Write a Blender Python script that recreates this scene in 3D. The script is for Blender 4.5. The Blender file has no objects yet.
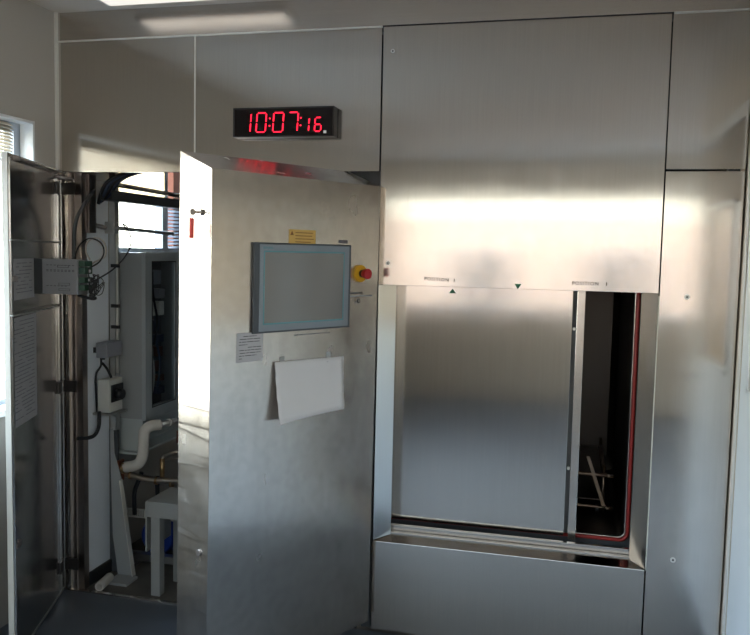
import bpy, bmesh, math, random
from mathutils import Vector, Matrix
random.seed(4)
S = bpy.context.scene
COL = S.collection
R = math.radians

# ------------------------------------------------------------------ camera
CX, CY, CZ, YAW, PITCH, ROLL, FPX = .7811, -3.1863, 1.5849, -.243, -.0816, .0213, 811.7
f_ = Vector((math.sin(YAW)*math.cos(PITCH), math.cos(YAW)*math.cos(PITCH), math.sin(PITCH)))
r0 = Vector((math.cos(YAW), -math.sin(YAW), 0)); u0 = r0.cross(f_)
rr = math.cos(ROLL)*r0 + math.sin(ROLL)*u0; uu = -math.sin(ROLL)*r0 + math.cos(ROLL)*u0
cd = bpy.data.cameras.new('camera'); cam = bpy.data.objects.new('camera', cd); COL.objects.link(cam)
cam.matrix_world = Matrix(((rr.x, uu.x, -f_.x, CX), (rr.y, uu.y, -f_.y, CY), (rr.z, uu.z, -f_.z, CZ), (0, 0, 0, 1)))
cd.sensor_fit = 'HORIZONTAL'; cd.sensor_width = 36; cd.lens = FPX/750*36; cd.clip_start = .02
S.camera = cam

# ------------------------------------------------------------------ world, sun, exposure
w = bpy.data.worlds.new('sky'); S.world = w; w.use_nodes = True
nt = w.node_tree; bg = nt.nodes['Background']
# hazy daylight: brightest towards the left (west) side, calmer blue-grey elsewhere
gt = nt.nodes.new('ShaderNodeTexCoord'); dt = nt.nodes.new('ShaderNodeVectorMath'); dt.operation = 'DOT_PRODUCT'; dt.inputs[1].default_value = (-.97, .05, .24)
nt.links.new(gt.outputs['Generated'], dt.inputs[0])
mr_ = nt.nodes.new('ShaderNodeMapRange'); mr_.interpolation_type = 'SMOOTHSTEP'; mr_.inputs[1].default_value = .1; mr_.inputs[2].default_value = .9; mr_.inputs[3].default_value = 1.8; mr_.inputs[4].default_value = 10
nt.links.new(dt.outputs['Value'], mr_.inputs[0]); nt.links.new(mr_.outputs[0], bg.inputs[1])
sx = nt.nodes.new('ShaderNodeSeparateXYZ'); nt.links.new(gt.outputs['Generated'], sx.inputs[0])
me_ = nt.nodes.new('ShaderNodeMapRange'); me_.inputs[1].default_value = .04; me_.inputs[2].default_value = .35; nt.links.new(sx.outputs['Z'], me_.inputs[0])
mc_ = nt.nodes.new('ShaderNodeMix'); mc_.data_type = 'RGBA'; mc_.inputs[6].default_value = (1, .92, .80, 1); mc_.inputs[7].default_value = (.70, .82, 1.0, 1)
nt.links.new(me_.outputs[0], mc_.inputs[0]); nt.links.new(mc_.outputs[2], bg.inputs[0])
sun = bpy.data.lights.new('sun', 'SUN'); sun.energy = 2.5; sun.angle = R(.6); sun.color = (1, .86, .70)
so = bpy.data.objects.new('sun', sun); COL.objects.link(so)
so.rotation_euler = Vector((-.35, -.75, -.62)).to_track_quat('-Z', 'Y').to_euler()
S.view_settings.view_transform = 'Standard'; S.view_settings.look = 'None'
S.view_settings.gamma = 1; S.view_settings.use_curve_mapping = False
S.view_settings.exposure = 1.1

def portal(name, loc, normal, sx, sy):
    l = bpy.data.lights.new(name, 'AREA'); l.shape = 'RECTANGLE'; l.size = sx; l.size_y = sy
    l.cycles.is_portal = True
    o = bpy.data.objects.new(name, l); COL.objects.link(o); o.location = loc
    o.rotation_euler = Vector(normal).to_track_quat('-Z', 'Y').to_euler()
portal('window_portal', (-1.61, -1.38, 1.49), (1, 0, 0), 2.45, 1.22)
portal('window_portal', (-1.61, 1.12, 1.865), (1, 0, 0), 1.36, .68)
portal('window_portal', (.85, -5.64, 1.57), (0, 1, 0), 4.3, 1.27)

portal('window_portal', (3.34, -3.3, 1.585), (-1, 0, 0), 2.8, 1.3)  # portal for the added window in the side wall

# ------------------------------------------------------------------ materials
def mat(name, col, rough=.5, metal=0, spec=.5, noise=0, nscale=8, bump=0, bscale=30, emit=None, es=0, alpha=None, coat=0, rvar=0):
    m = bpy.data.materials.new(name); m.use_nodes = True; n = m.node_tree; b = n.nodes['Principled BSDF']
    b.inputs['Base Color'].default_value = (*col, 1); b.inputs['Roughness'].default_value = rough
    b.inputs['Metallic'].default_value = metal; b.inputs['Specular IOR Level'].default_value = spec
    b.inputs['Coat Weight'].default_value = coat
    tc = n.nodes.new('ShaderNodeTexCoord')
    if noise or rvar:
        t = n.nodes.new('ShaderNodeTexNoise'); t.inputs['Scale'].default_value = nscale; t.inputs['Detail'].default_value = 5
        n.links.new(tc.outputs['Object'], t.inputs['Vector'])
        if noise:
            mx = n.nodes.new('ShaderNodeMix'); mx.data_type = 'RGBA'
            mx.inputs[6].default_value = (*[c*(1-noise) for c in col], 1); mx.inputs[7].default_value = (*[min(1, c*(1+noise)) for c in col], 1)
            n.links.new(t.outputs[0], mx.inputs[0]); n.links.new(mx.outputs[2], b.inputs['Base Color'])
        if rvar:
            mr = n.nodes.new('ShaderNodeMapRange'); mr.inputs[1].default_value = .3; mr.inputs[2].default_value = .7
            mr.inputs[3].default_value = rough-rvar; mr.inputs[4].default_value = rough+rvar
            n.links.new(t.outputs[0], mr.inputs[0]); n.links.new(mr.outputs[0], b.inputs['Roughness'])
    if bump:
        t2 = n.nodes.new('ShaderNodeTexNoise'); t2.inputs['Scale'].default_value = bscale
        n.links.new(tc.outputs['Object'], t2.inputs['Vector'])
        bp = n.nodes.new('ShaderNodeBump'); bp.inputs['Strength'].default_value = bump; bp.inputs['Distance'].default_value = .002
        n.links.new(t2.outputs[0], bp.inputs['Height']); n.links.new(bp.outputs[0], b.inputs['Normal'])
    if emit:
        b.inputs['Emission Color'].default_value = (*emit, 1); b.inputs['Emission Strength'].default_value = es
    return m

def steel(name, col=(.62, .575, .53), rough=.13, aniso=.7, vertical=True, smudge=.02, wave=.10, sscale=(3, 3, 3), streak=.08, mottle=0):
    """brushed stainless sheet: stretched highlights, faint brush lines, soft waviness, hand smudges"""
    m = bpy.data.materials.new(name); m.use_nodes = True; n = m.node_tree; b = n.nodes['Principled BSDF']; L = n.links.new
    b.inputs['Metallic'].default_value = 1; b.inputs['Anisotropic'].default_value = aniso
    tv = n.nodes.new('ShaderNodeCombineXYZ'); tv.inputs[2 if vertical else 0].default_value = 1
    vt = n.nodes.new('ShaderNodeVectorTransform'); vt.vector_type = 'VECTOR'; vt.convert_from = 'OBJECT'; vt.convert_to = 'WORLD'
    L(tv.outputs[0], vt.inputs[0]); L(vt.outputs[0], b.inputs['Tangent'])
    tc = n.nodes.new('ShaderNodeTexCoord')
    mp = n.nodes.new('ShaderNodeMapping'); mp.inputs['Scale'].default_value = (1.2, 1.2, 70) if vertical else (70, 70, 1.2)
    L(tc.outputs['Object'], mp.inputs['Vector'])
    t = n.nodes.new('ShaderNodeTexNoise'); t.inputs['Scale'].default_value = 3; t.inputs['Detail'].default_value = 6; L(mp.outputs[0], t.inputs['Vector'])
    mx = n.nodes.new('ShaderNodeMix'); mx.data_type = 'RGBA'
    mx.inputs[6].default_value = (*[c*(1-streak) for c in col], 1); mx.inputs[7].default_value = (*[c*(1+streak) for c in col], 1)
    L(t.outputs[0], mx.inputs[0]); L(mx.outputs[2], b.inputs['Base Color'])
    if mottle:
        tm = n.nodes.new('ShaderNodeTexNoise'); tm.inputs['Scale'].default_value = 26; tm.inputs['Detail'].default_value = 3; L(tc.outputs['Object'], tm.inputs['Vector'])
        rm = n.nodes.new('ShaderNodeMapRange'); rm.inputs[1].default_value = .35; rm.inputs[2].default_value = .65; rm.inputs[3].default_value = 1-mottle; rm.inputs[4].default_value = 1+mottle; L(tm.outputs[0], rm.inputs[0])
        vm = n.nodes.new('ShaderNodeVectorMath'); vm.operation = 'SCALE'; L(mx.outputs[2], vm.inputs[0]); L(rm.outputs[0], vm.inputs['Scale']); L(vm.outputs[0], b.inputs['Base Color'])
    mp2 = n.nodes.new('ShaderNodeMapping'); mp2.inputs['Scale'].default_value = sscale; L(tc.outputs['Object'], mp2.inputs['Vector'])
    t2 = n.nodes.new('ShaderNodeTexNoise'); t2.inputs['Scale'].default_value = 4; t2.inputs['Detail'].default_value = 6; t2.inputs['Distortion'].default_value = 0
    L(mp2.outputs[0], t2.inputs['Vector'])
    mr = n.nodes.new('ShaderNodeMapRange'); mr.inputs[1].default_value = .3; mr.inputs[2].default_value = .7
    mr.inputs[3].default_value = rough-smudge; mr.inputs[4].default_value = rough+smudge
    L(t2.outputs[0], mr.inputs[0]); L(mr.outputs[0], b.inputs['Roughness'])
    t3 = n.nodes.new('ShaderNodeTexNoise'); t3.inputs['Scale'].default_value = 2.2; t3.inputs['Detail'].default_value = 1
    mp3 = n.nodes.new('ShaderNodeMapping'); mp3.inputs['Scale'].default_value = (.35, .35, 3.2); L(tc.outputs['Object'], mp3.inputs['Vector']); L(mp3.outputs[0], t3.inputs['Vector'])
    bp = n.nodes.new('ShaderNodeBump'); bp.inputs['Strength'].default_value = wave; bp.inputs['Distance'].default_value = .006
    L(t3.outputs[0], bp.inputs['Height']); L(bp.outputs[0], b.inputs['Normal'])
    return m

def glass(name, tint=(.9, .95, .95), a=.12, rough=.02):
    m = bpy.data.materials.new(name); m.use_nodes = True; n = m.node_tree; n.nodes.clear()
    o = n.nodes.new('ShaderNodeOutputMaterial'); tr = n.nodes.new('ShaderNodeBsdfTransparent'); gl = n.nodes.new('ShaderNodeBsdfGlossy')
    tr.inputs[0].default_value = (*tint, 1); gl.inputs['Roughness'].default_value = rough
    fr = n.nodes.new('ShaderNodeFresnel'); ad = n.nodes.new('ShaderNodeMath'); ad.operation = 'ADD'; ad.inputs[1].default_value = a; ad.use_clamp = True
    mx = n.nodes.new('ShaderNodeMixShader'); ge = n.nodes.new('ShaderNodeNewGeometry'); iv = n.nodes.new('ShaderNodeMath'); iv.operation = 'SUBTRACT'; iv.inputs[0].default_value = 1
    mu = n.nodes.new('ShaderNodeMath'); mu.operation = 'MULTIPLY'; n.links.new(ge.outputs['Backfacing'], iv.inputs[1])
    n.links.new(fr.outputs[0], ad.inputs[0]); n.links.new(ad.outputs[0], mu.inputs[0]); n.links.new(iv.outputs[0], mu.inputs[1]); n.links.new(mu.outputs[0], mx.inputs[0])
    n.links.new(tr.outputs[0], mx.inputs[1]); n.links.new(gl.outputs[0], mx.inputs[2]); n.links.new(mx.outputs[0], o.inputs[0])
    return m

M = dict(
    plate=mat('pale_sheet_metal', (.50, .54, .53), .45),
    clad=steel('brushed_cladding_steel', vertical=False),
    jamb=mat('jamb_steel', (.50, .48, .45), .17, 1),
    fascia=steel('brushed_fascia_steel', vertical=True, aniso=.5, rough=.2),
    door=steel('smudged_door_steel', rough=.24, smudge=.035, sscale=(2.5, 2.5, 1.8), mottle=.05, wave=.04, aniso=.6, vertical=False),
    slide=steel('sliding_door_steel', vertical=False, rough=.14, wave=.06),
    bright=steel('plain_bright_steel', rough=.2, wave=.05),
    inner=steel('thin_inner_steel', col=(.50, .49, .48), rough=.16, wave=.2, aniso=.35, smudge=.05),
    bronze=steel('aged_jamb_steel', col=(.36, .32, .30), rough=.3, wave=.1),
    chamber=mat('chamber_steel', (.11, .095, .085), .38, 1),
    rack=mat('trolley_steel', (.30, .22, .16), .35, 1),
    hinge=mat('dark_hinge_steel', (.10, .09, .085), .4, .8),
    zinc=mat('zinc_plated', (.55, .55, .54), .4, 1, noise=.15, nscale=20),
    pale=mat('sealant_pale', (.72, .70, .64), .5),
    black=mat('black_plastic', (.012, .012, .013), .35),
    cable=mat('black_cable', (.015, .015, .018), .45),
    bluec=mat('dark_blue_cable', (.03, .045, .09), .4),
    whitec=mat('pale_wire', (.55, .50, .46), .5),
    rubber=mat('red_silicone_gasket', (.30, .018, .015), .4),
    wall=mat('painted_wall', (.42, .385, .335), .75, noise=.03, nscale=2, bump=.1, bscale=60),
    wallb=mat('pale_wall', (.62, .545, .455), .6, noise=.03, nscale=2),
    ceil=mat('ceiling_paint', (.68, .615, .535), .8, noise=.02),
    doorp=mat('white_door_laminate', (.78, .85, .92), .3),
    floor=mat('grey_vinyl_floor', (.08, .09, .108), .35, noise=.25, nscale=14, rvar=.06),
    bayfloor=mat('worn_concrete', (.13, .115, .095), .8, noise=.35, nscale=9),
    frame=mat('window_frame_grey', (.42, .46, .52), .4),
    whitep=mat('white_powder_coat', (.74, .74, .72), .4),
    slat=mat('blind_slat', (.62, .55, .44), .6),
    cab=mat('grey_cabinet_enamel', (.33, .34, .335), .42, noise=.03),
    cabd=mat('grey_cabinet_door', (.38, .41, .42), .35),
    liner=mat('white_insulated_liner', (.84, .88, .92), .3),
    insul=mat('white_pipe_insulation', (.62, .58, .52), .8, bump=.6, bscale=40),
    brass=mat('brass_fitting', (.42, .28, .14), .35, 1),
    copper=mat('copper_fitting', (.30, .12, .07), .4, .8, noise=.3, nscale=30),
    steelp=mat('stainless_pipe', (.5, .45, .38), .3, 1),
    blue=mat('blue_pump_paint', (.012, .04, .26), .35),
    dark=mat('dark_recess', (.02, .02, .02), .7),
    darkm=mat('dark_sheet', (.09, .095, .10), .5, .3, noise=.2),
    greyb=mat('grey_box_plastic', (.27, .28, .31), .5),
    whiteb=mat('off_white_plastic', (.58, .57, .52), .5),
    iomod=mat('module_housing', (.25, .25, .26), .5),
    green=mat('green_terminal', (.025, .07, .045), .5),
    yellow=mat('yellow_plastic', (.80, .42, .02), .4),
    red=mat('red_button', (.45, .012, .02), .35),
    redfob=mat('red_key_fob', (.65, .03, .02), .3),
    plaque=mat('yellow_plaque', (.66, .42, .12), .4, noise=.1, nscale=30),
    bezel=mat('screen_bezel_grey', (.25, .29, .33), .4),
    bezeld=mat('screen_bezel_edge', (.07, .08, .095), .4),
    teal=mat('teal_trim', (.10, .30, .34), .4),
    lcd=mat('unlit_lcd', (.20, .20, .20), .2, 0, 1, coat=.6),
    paper=mat('white_paper', (.74, .73, .74), .7),
    papergrey=mat('printed_sheet', (.50, .50, .53), .7),
    film=mat('plastic_sleeve_sheet', (.36, .36, .38), .3, noise=.12, nscale=30),
    tape=mat('grey_tape', (.40, .42, .44), .4),
    ink=mat('dark_ink', (.04, .04, .05), .6),
    inkg=mat('grey_ink', (.16, .16, .18), .6),
    greenarrow=mat('green_arrow_sticker', (.01, .16, .08), .5),
    led=mat('red_led', (.5, .0, .02), .4, emit=(1, .008, .03), es=1.7),
    smoke=mat('dark_acrylic', (.008, .006, .007), .12, spec=.4),
    screw=mat('screw_head', (.85, .84, .80), .25, .3),
    lamp=mat('lamp_diffuser', (.6, .6, .6), .6, emit=(1, .93, .82), es=.4),
    winglass=glass('window_glass', a=.03),
    cabglass=glass('cabinet_glass', (.9, .93, .95), .06),
    sandb=mat('sunlit_render', (.48, .345, .27), .9, noise=.1, nscale=1),
    ground=mat('pale_paving', (.26, .30, .36), .9, noise=.1, nscale=.5),
)

# ------------------------------------------------------------------ helpers
def tag(o, label=None, cat=None, group=None, kind=None):
    if label: o['label'] = label
    if cat: o['category'] = cat
    if group: o['group'] = group
    if kind: o['kind'] = kind
    return o
def thing(name, label, cat, loc=(0, 0, 0), group=None, mtx=None):
    o = bpy.data.objects.new(name, None); COL.objects.link(o); o.empty_display_size = .05
    if mtx is not None: o.matrix_world = mtx
    else: o.location = loc
    return tag(o, label, cat, group)
def obj(name, bm, m, parent=None, smooth=False, bevel=0, inv=True):
    me = bpy.data.meshes.new(name)
    bmesh.ops.recalc_face_normals(bm, faces=bm.faces)
    bm.to_mesh(me); bm.free()
    for mm in (m if isinstance(m, (list, tuple)) else [m]): me.materials.append(M[mm] if isinstance(mm, str) else mm)
    if smooth:
        for p in me.polygons: p.use_smooth = True
    o = bpy.data.objects.new(name, me); COL.objects.link(o)
    if parent:
        o.parent = parent
        # geometry is written in world coordinates for things whose root is an unrotated Empty
        root = parent
        off = Vector((0, 0, 0))
        while root is not None:
            off += root.location if not root.get('_local') else Vector((0, 0, 0))
            if root.get('_local'): break
            root = root.parent
        if off.length: me.transform(Matrix.Translation(-off))
    if bevel:
        b = o.modifiers.new('bevel', 'BEVEL'); b.width = bevel; b.segments = 2; b.limit_method = 'ANGLE'
    return o
def add_box(bm, x0, x1, y0, y1, z0, z1, mi=0):
    v = [bm.verts.new(p) for p in ((x0, y0, z0), (x1, y0, z0), (x1, y1, z0), (x0, y1, z0), (x0, y0, z1), (x1, y0, z1), (x1, y1, z1), (x0, y1, z1))]
    for q in ((0, 3, 2, 1), (4, 5, 6, 7), (0, 1, 5, 4), (1, 2, 6, 5), (2, 3, 7, 6), (3, 0, 4, 7)):
        bm.faces.new([v[i] for i in q]).material_index = mi
def add_prism(bm, pts, ext, mi=0):
    ext = Vector(ext); a = [bm.verts.new(p) for p in pts]; b = [bm.verts.new(Vector(p)+ext) for p in pts]
    bm.faces.new(a).material_index = mi; bm.faces.new(b[::-1]).material_index = mi
    for i in range(len(a)):
        j = (i+1) % len(a); bm.faces.new((a[j], a[i], b[i], b[j])).material_index = mi
def add_cyl(bm, c, ax, r, h, seg=24, r2=None):
    """cylinder / cone from c along ax"""
    ax = Vector(ax).normalized(); q = ax.to_track_quat('Z', 'Y'); c = Vector(c); r2 = r if r2 is None else r2
    A = []; B = []
    for i in range(seg):
        t = 2*math.pi*i/seg; d = Vector((math.cos(t), math.sin(t), 0))
        A.append(bm.verts.new(c+q @ (d*r))); B.append(bm.verts.new(c+ax*h+q @ (d*r2)))
    bm.faces.new(A[::-1]); bm.faces.new(B)
    for i in range(seg): bm.faces.new((A[i], A[(i+1) % seg], B[(i+1) % seg], B[i]))
def spline(pts, n=8, closed=False):
    P = [Vector(p) for p in pts]; out = []; N = len(P)
    rng = range(N) if closed else range(N-1)
    for i in rng:
        if closed: a, b, c, d = P[(i-1) % N], P[i], P[(i+1) % N], P[(i+2) % N]
        else: a, b, c, d = P[max(i-1, 0)], P[i], P[i+1], P[min(i+2, N-1)]
        for k in range(n):
            t = k/n
            out.append(.5*((2*b)+(c-a)*t+(2*a-5*b+4*c-d)*t*t+(3*b-a-3*c+d)*t**3))
    if not closed: out.append(P[-1])
    return out
def add_tube(bm, pts, r, seg=10, closed=False, ribs=0):
    P = [Vector(p) for p in pts]; N = len(P); rings = []
    up = None
    for i, p in enumerate(P):
        if closed: t = (P[(i+1) % N]-P[i-1]).normalized()
        else: t = (P[min(i+1, N-1)]-P[max(i-1, 0)]).normalized()
        if up is None:
            up = Vector((0, 0, 1)) if abs(t.z) < .9 else Vector((1, 0, 0))
        s = t.cross(up).normalized(); up = s.cross(t).normalized()
        rad = r*(1+ribs*((i % 2)*2-1))
        rings.append([bm.verts.new(p+(s*math.cos(2*math.pi*k/seg)+up*math.sin(2*math.pi*k/seg))*rad) for k in range(seg)])
    for i in range(N if closed else N-1):
        a, b = rings[i], rings[(i+1) % N]
        for k in range(seg): bm.faces.new((a[k], a[(k+1) % seg], b[(k+1) % seg], b[k]))
    if not closed: bm.faces.new(rings[0][::-1]); bm.faces.new(rings[-1])
def box(name, x0, x1, y0, y1, z0, z1, m, parent=None, bevel=0):
    bm = bmesh.new(); add_box(bm, x0, x1, y0, y1, z0, z1); return obj(name, bm, m, parent, bevel=bevel)
def boxes(name, L, m, parent=None, bevel=0):
    bm = bmesh.new()
    for b in L: add_box(bm, *b)
    return obj(name, bm, m, parent, bevel=bevel)
def cyl(name, c, ax, r, h, m, parent=None, seg=24, r2=None, bevel=0):
    bm = bmesh.new(); add_cyl(bm, c, ax, r, h, seg, r2); o = obj(name, bm, m, parent, bevel=bevel)
    for p in o.data.polygons: p.use_smooth = len(p.vertices) == 4
    return o
def tube(name, pts, r, m, parent=None, seg=10, smooth=True, n=8, closed=False, ribs=0):
    bm = bmesh.new(); add_tube(bm, spline(pts, n, closed) if n else pts, r, seg, closed, ribs); return obj(name, bm, m, parent, smooth=smooth)
def prism(name, pts, ext, m, parent=None, bevel=0):
    bm = bmesh.new(); add_prism(bm, pts, ext); return obj(name, bm, m, parent, bevel=bevel)
def text(name, s, size, org, right, up, m, parent=None, spacing=1, depth=.0004, align='LEFT', bold=.0):
    cu = bpy.data.curves.new(name, 'FONT'); cu.body = s; cu.size = size; cu.space_character = spacing; cu.extrude = depth; cu.align_x = align
    cu.resolution_u = 3; cu.offset = size*bold
    t = bpy.data.objects.new(name, cu); COL.objects.link(t)
    bpy.context.view_layer.update()
    me = bpy.data.meshes.new_from_object(t.evaluated_get(bpy.context.evaluated_depsgraph_get()))
    bpy.data.objects.remove(t); bpy.data.curves.remove(cu)
    right = Vector(right).normalized(); up = Vector(up).normalized(); nn = right.cross(up)
    me.transform(Matrix(((right.x, up.x, nn.x, org[0]), (right.y, up.y, nn.y, org[1]), (right.z, up.z, nn.z, org[2]), (0, 0, 0, 1))))
    bm = bmesh.new(); bm.from_mesh(me); bpy.data.meshes.remove(me)
    return obj(name, bm, m, parent)
def screw(c, ax, parent, r=.009, name='screw'):
    bm = bmesh.new(); add_cyl(bm, c, ax, r*1.25, .0014, 20)
    o = obj(name, bm, 'screw', parent)
    bm = bmesh.new(); add_cyl(bm, Vector(c)+Vector(ax)*.0014, ax, r*.55, .0015, 6); obj('hex_recess', bm, 'black', o)
    return o
def struct(o): o['kind'] = 'structure'; return o

XL, XR, ZC, YB = -1.472, 1.36, 2.59, -5.5
XS = 3.2          # the room widens behind the white door
# ------------------------------------------------------------------ room shell
def wall_x(name, xa, xb, ya, yb, holes, m):
    """wall lying between xa and xb, running ya..yb, with rectangular holes (y0,y1,z0,z1)"""
    bm = bmesh.new(); hs = sorted(holes); y = ya
    for (a, b, c, d) in hs:
        add_box(bm, xa, xb, y, a, -.02, ZC+.05); add_box(bm, xa, xb, a, b, -.02, c); add_box(bm, xa, xb, a, b, d, ZC+.05); y = b
    add_box(bm, xa, xb, y, yb, -.02, ZC+.05)
    return struct(obj(name, bm, m))
def wall_y(name, xa, xb, ya, yb, holes, m):
    bm = bmesh.new(); x = xa
    for (a, b, c, d) in sorted(holes):
        add_box(bm, x, a, ya, yb, -.02, ZC+.05); add_box(bm, a, b, ya, yb, -.02, c); add_box(bm, a, b, ya, yb, d, ZC+.05); x = b
    add_box(bm, x, xb, ya, yb, -.02, ZC+.05)
    return struct(obj(name, bm, m))
YE = 2.6
W1 = (-2.6, -.157, .887, 2.1); W2 = (.44, 1.8, 1.53, 2.2); W3 = (-1.3, 3.0, .93, 2.24); W4_FILL = (-4.7, -1.9, .93, 2.24)
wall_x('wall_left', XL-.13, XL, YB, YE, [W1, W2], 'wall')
wall_x('wall_right', XR, XR+.13, -1.14, YE, [(-1.02, -.075, 0, 2.12)], 'wallb')
wall_y('wall_return', XR+.131, XS+.13, -1.14, -1.02, [], 'wallb')
wall_x('wall_side', XS, XS+.13, YB, -1.145, [W4_FILL], 'wallb')
wall_y('wall_back', XL-.13, XS+.13, YB-.13, YB, [W3], 'wallb')
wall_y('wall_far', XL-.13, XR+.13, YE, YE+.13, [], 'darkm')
struct(box('floor', XL-.13, XS+.13, YB-.13, 0, -.1, 0, 'floor'))
f2 = tag(struct(box('floor_bay', XL-.13, XR+.13, 0, YE, -.1, -.001, 'bayfloor')))
struct(box('ceiling', XL-.13, XS+.13, YB-.13, YE+.13, ZC, ZC+.12, 'ceil'))

def window_on_x(n, h, x, mull, slats, dirn=1):
    y0, y1, z0, z1 = h; t = .045
    root = struct(thing('window_%d' % n, None, None, (x, (y0+y1)/2, z0)))
    L = [(x, x+.05, y0, y1, z0, z0+t), (x, x+.05, y0, y1, z1-t, z1), (x, x+.05, y0, y0+t, z0+t, z1-t), (x, x+.05, y1-t, y1, z0+t, z1-t)]
    for m_ in mull: L.append((x, x+.05, m_-.03, m_+.03, z0+t, z1-t))
    boxes('window_frame', L, 'frame', root)
    box('pane', x+.02, x+.026, y0+.02, y1-.02, z0+.02, z1-.02, 'winglass', root)
    return root
w1 = window_on_x(1, W1, XL-.115, [-1.38], 0)
boxes('reveal', [(XL-.06, XL+.004, W1[1]-.012, W1[1]-.001, W1[2], W1[3]), (XL-.06, XL+.004, W1[0]+.001, W1[0]+.012, W1[2], W1[3]), (XL-.06, XL+.004, W1[0], W1[1], W1[3]-.012, W1[3]-.001)], 'whitep', w1)
box('window_sill', XL-.06, XL+.03, W1[0]-.02, W1[1]+.02, W1[2]+.0, W1[2]+.025, 'whitep', w1)
w2 = window_on_x(2, W2, XL-.115, [1.09], 0)
w4_fill = window_on_x(4, W4_FILL, XS+.07, [-3.3], 0)  # unseen window, added to brighten the control door from the right
w3 = struct(thing('window_3', None, None, (.85, YB-.1, W3[2])))
t = .05; L = [(W3[0], W3[1], YB-.12, YB-.07, W3[2], W3[2]+t), (W3[0], W3[1], YB-.12, YB-.07, W3[3]-t, W3[3])]
for a in (W3[0], 2.0, W3[1]-t): L.append((a, a+t, YB-.12, YB-.07, W3[2]+t, W3[3]-t))
boxes('window_frame', L, 'whitep', w3)
box('pane', W3[0]+.02, W3[1]-.02, YB-.10, YB-.094, W3[2]+.02, W3[3]-.02, 'winglass', w3)
box('window_sill', W3[0]-.03, W3[1]+.03, YB-.06, YB+.05, W3[2]-.0, W3[2]+.03, 'whitep', w3)

# white laminate door with a vision pane in the right wall
d1 = struct(thing('door_1', None, None, (XR, -.55, 0)))
boxes('door_frame', [(XR-.003, XR+.10, -.075, -.03, 0, 2.16), (XR-.003, XR+.10, -1.07, -1.02, 0, 2.16), (XR-.003, XR+.10, -1.02, -.075, 2.11, 2.16)], 'whitep', d1)
bm = bmesh.new()
for b in ((-1.015, -.08, .005, 1.14), (-.205, -.08, 1.14, 1.80), (-1.015, -.86, 1.14, 1.80)):
    add_box(bm, XR+.002, XR+.042, b[0], b[1], b[2], b[3])
obj('door_leaf', bm, 'doorp', d1)
box('dark_reflection_board', XR+.002, XR+.042, -1.015, -.08, 1.80, 2.105, mat('dark_reflection_board', (.30, .26, .22), .5), d1)  # unseen board added so the top of the control door reflects dark
boxes('pane_trim', [(XR-.003, XR+.002, -.222, -.205, 1.125, 1.815), (XR-.003, XR+.002, -.877, -.86, 1.125, 1.815), (XR-.003, XR+.002, -.86, -.205, 1.125, 1.142), (XR-.003, XR+.002, -.86, -.205, 1.798, 1.815)], 'doorp', d1)
box('pane', XR+.015, XR+.023, -.87, -.2, 1.135, 1.805, mat('warm_view_pane', (.60, .51, .42), .25), d1)  # opaque tan colour stands in for the warm bright room behind the glass
tube('door_handle', [(XR+.01, -.95, 1.02), (XR-.045, -.95, 1.02), (XR-.05, -.93, 1.02), (XR-.05, -.83, 1.02)], .009, 'bright', d1)

# sealant line in the corner and under the ceiling
struct(box('trim_1', XL, XL+.012, -.014, -.0005, 1.915, ZC, 'pale'))
# exterior, lit by the sun
ext = tag(thing('neighbouring_building', 'sun-lit sandy building outside the back window', 'building', (0, -13, -3)))
bm = bmesh.new(); add_box(bm, -12, 12, -17, -13, -3, 2.3); obj('facade', bm, 'sandb', ext)
for i, x in enumerate((-4.2, -1.6, 1.0, 3.6)):
    f = box('window', x, x+1.1, -13.02, -12.96, .2, 1.7, 'frame', ext); box('pane', x+.08, x+1.02, -12.965, -12.95, .28, 1.62, 'dark', f)
struct(box('terrace_ground', -30, 30, -30, 20, -3.2, -3.0, 'ground'))

# ------------------------------------------------------------------ blinds
bl = thing('window_blind', 'beige slatted blind half raised inside the left wall window', 'blind', (XL-.04, -.95, 2.08))
for i in range(11):
    z = 2.083-.0135*i
    prism('slat', [(XL-.066, -2.58, z), (XL-.046, -2.58, z-.014), (XL-.045, -2.58, z-.012), (XL-.065, -2.58, z+.002)], (0, 2.35, 0), 'slat', bl)
box('bottom_rail', XL-.066, XL-.046, -2.58, -.23, 1.918, 1.932, 'whitep', bl)
bl2 = thing('roller_blind', 'beige roller blind at the top of the window behind the service bay', 'blind', (XL-.05, .7, 2.18))
box('fabric', XL-.05, XL-.049, .50, 1.05, 1.86, 2.17, mat('blind_fabric', (.9, .74, .55), .8), bl2)
bm_ = bpy.data.materials['blind_fabric']; n_ = bm_.node_tree; tl = n_.nodes.new('ShaderNodeBsdfTranslucent'); tl.inputs[0].default_value = (.95, .80, .60, 1)
ms = n_.nodes.new('ShaderNodeMixShader'); ms.inputs[0].default_value = .75; n_.links.new(n_.nodes['Principled BSDF'].outputs[0], ms.inputs[1]); n_.links.new(tl.outputs[0], ms.inputs[2])
n_.links.new(ms.outputs[0], n_.nodes['Material Output'].inputs[0])
cyl('roller', (XL-.048, .48, 2.17), (0, 1, 0), .018, .59, 'whitep', bl2)
lv = thing('louvred_shutter', 'grey louvred shutter outside the service bay window', 'shutter', (XL-.2, 1.2, 1.5))
boxes('shutter_frame', [(XL-.20, XL-.17, 1.265, 1.28, 1.5, 1.86), (XL-.20, XL-.17, 1.60, 1.615, 1.5, 1.86), (XL-.20, XL-.17, 1.28, 1.60, 1.84, 1.86)], 'frame', lv)
bm = bmesh.new()
for i in range(15):
    z = 1.51+.022*i; add_prism(bm, [(XL-.195, 1.28, z), (XL-.175, 1.28, z+.011), (XL-.175, 1.28, z+.0135), (XL-.195, 1.28, z+.0025)], (0, .32, 0))
obj('louvres', bm, 'frame', lv)
tag(box('terracotta_post', XL-.30, XL-.21, 1.46, 1.62, -3.0, 2.6, mat('terracotta', (.20, .06, .03), .8)), 'terracotta post outside the service bay window beside the louvred shutter', 'post')

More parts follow.
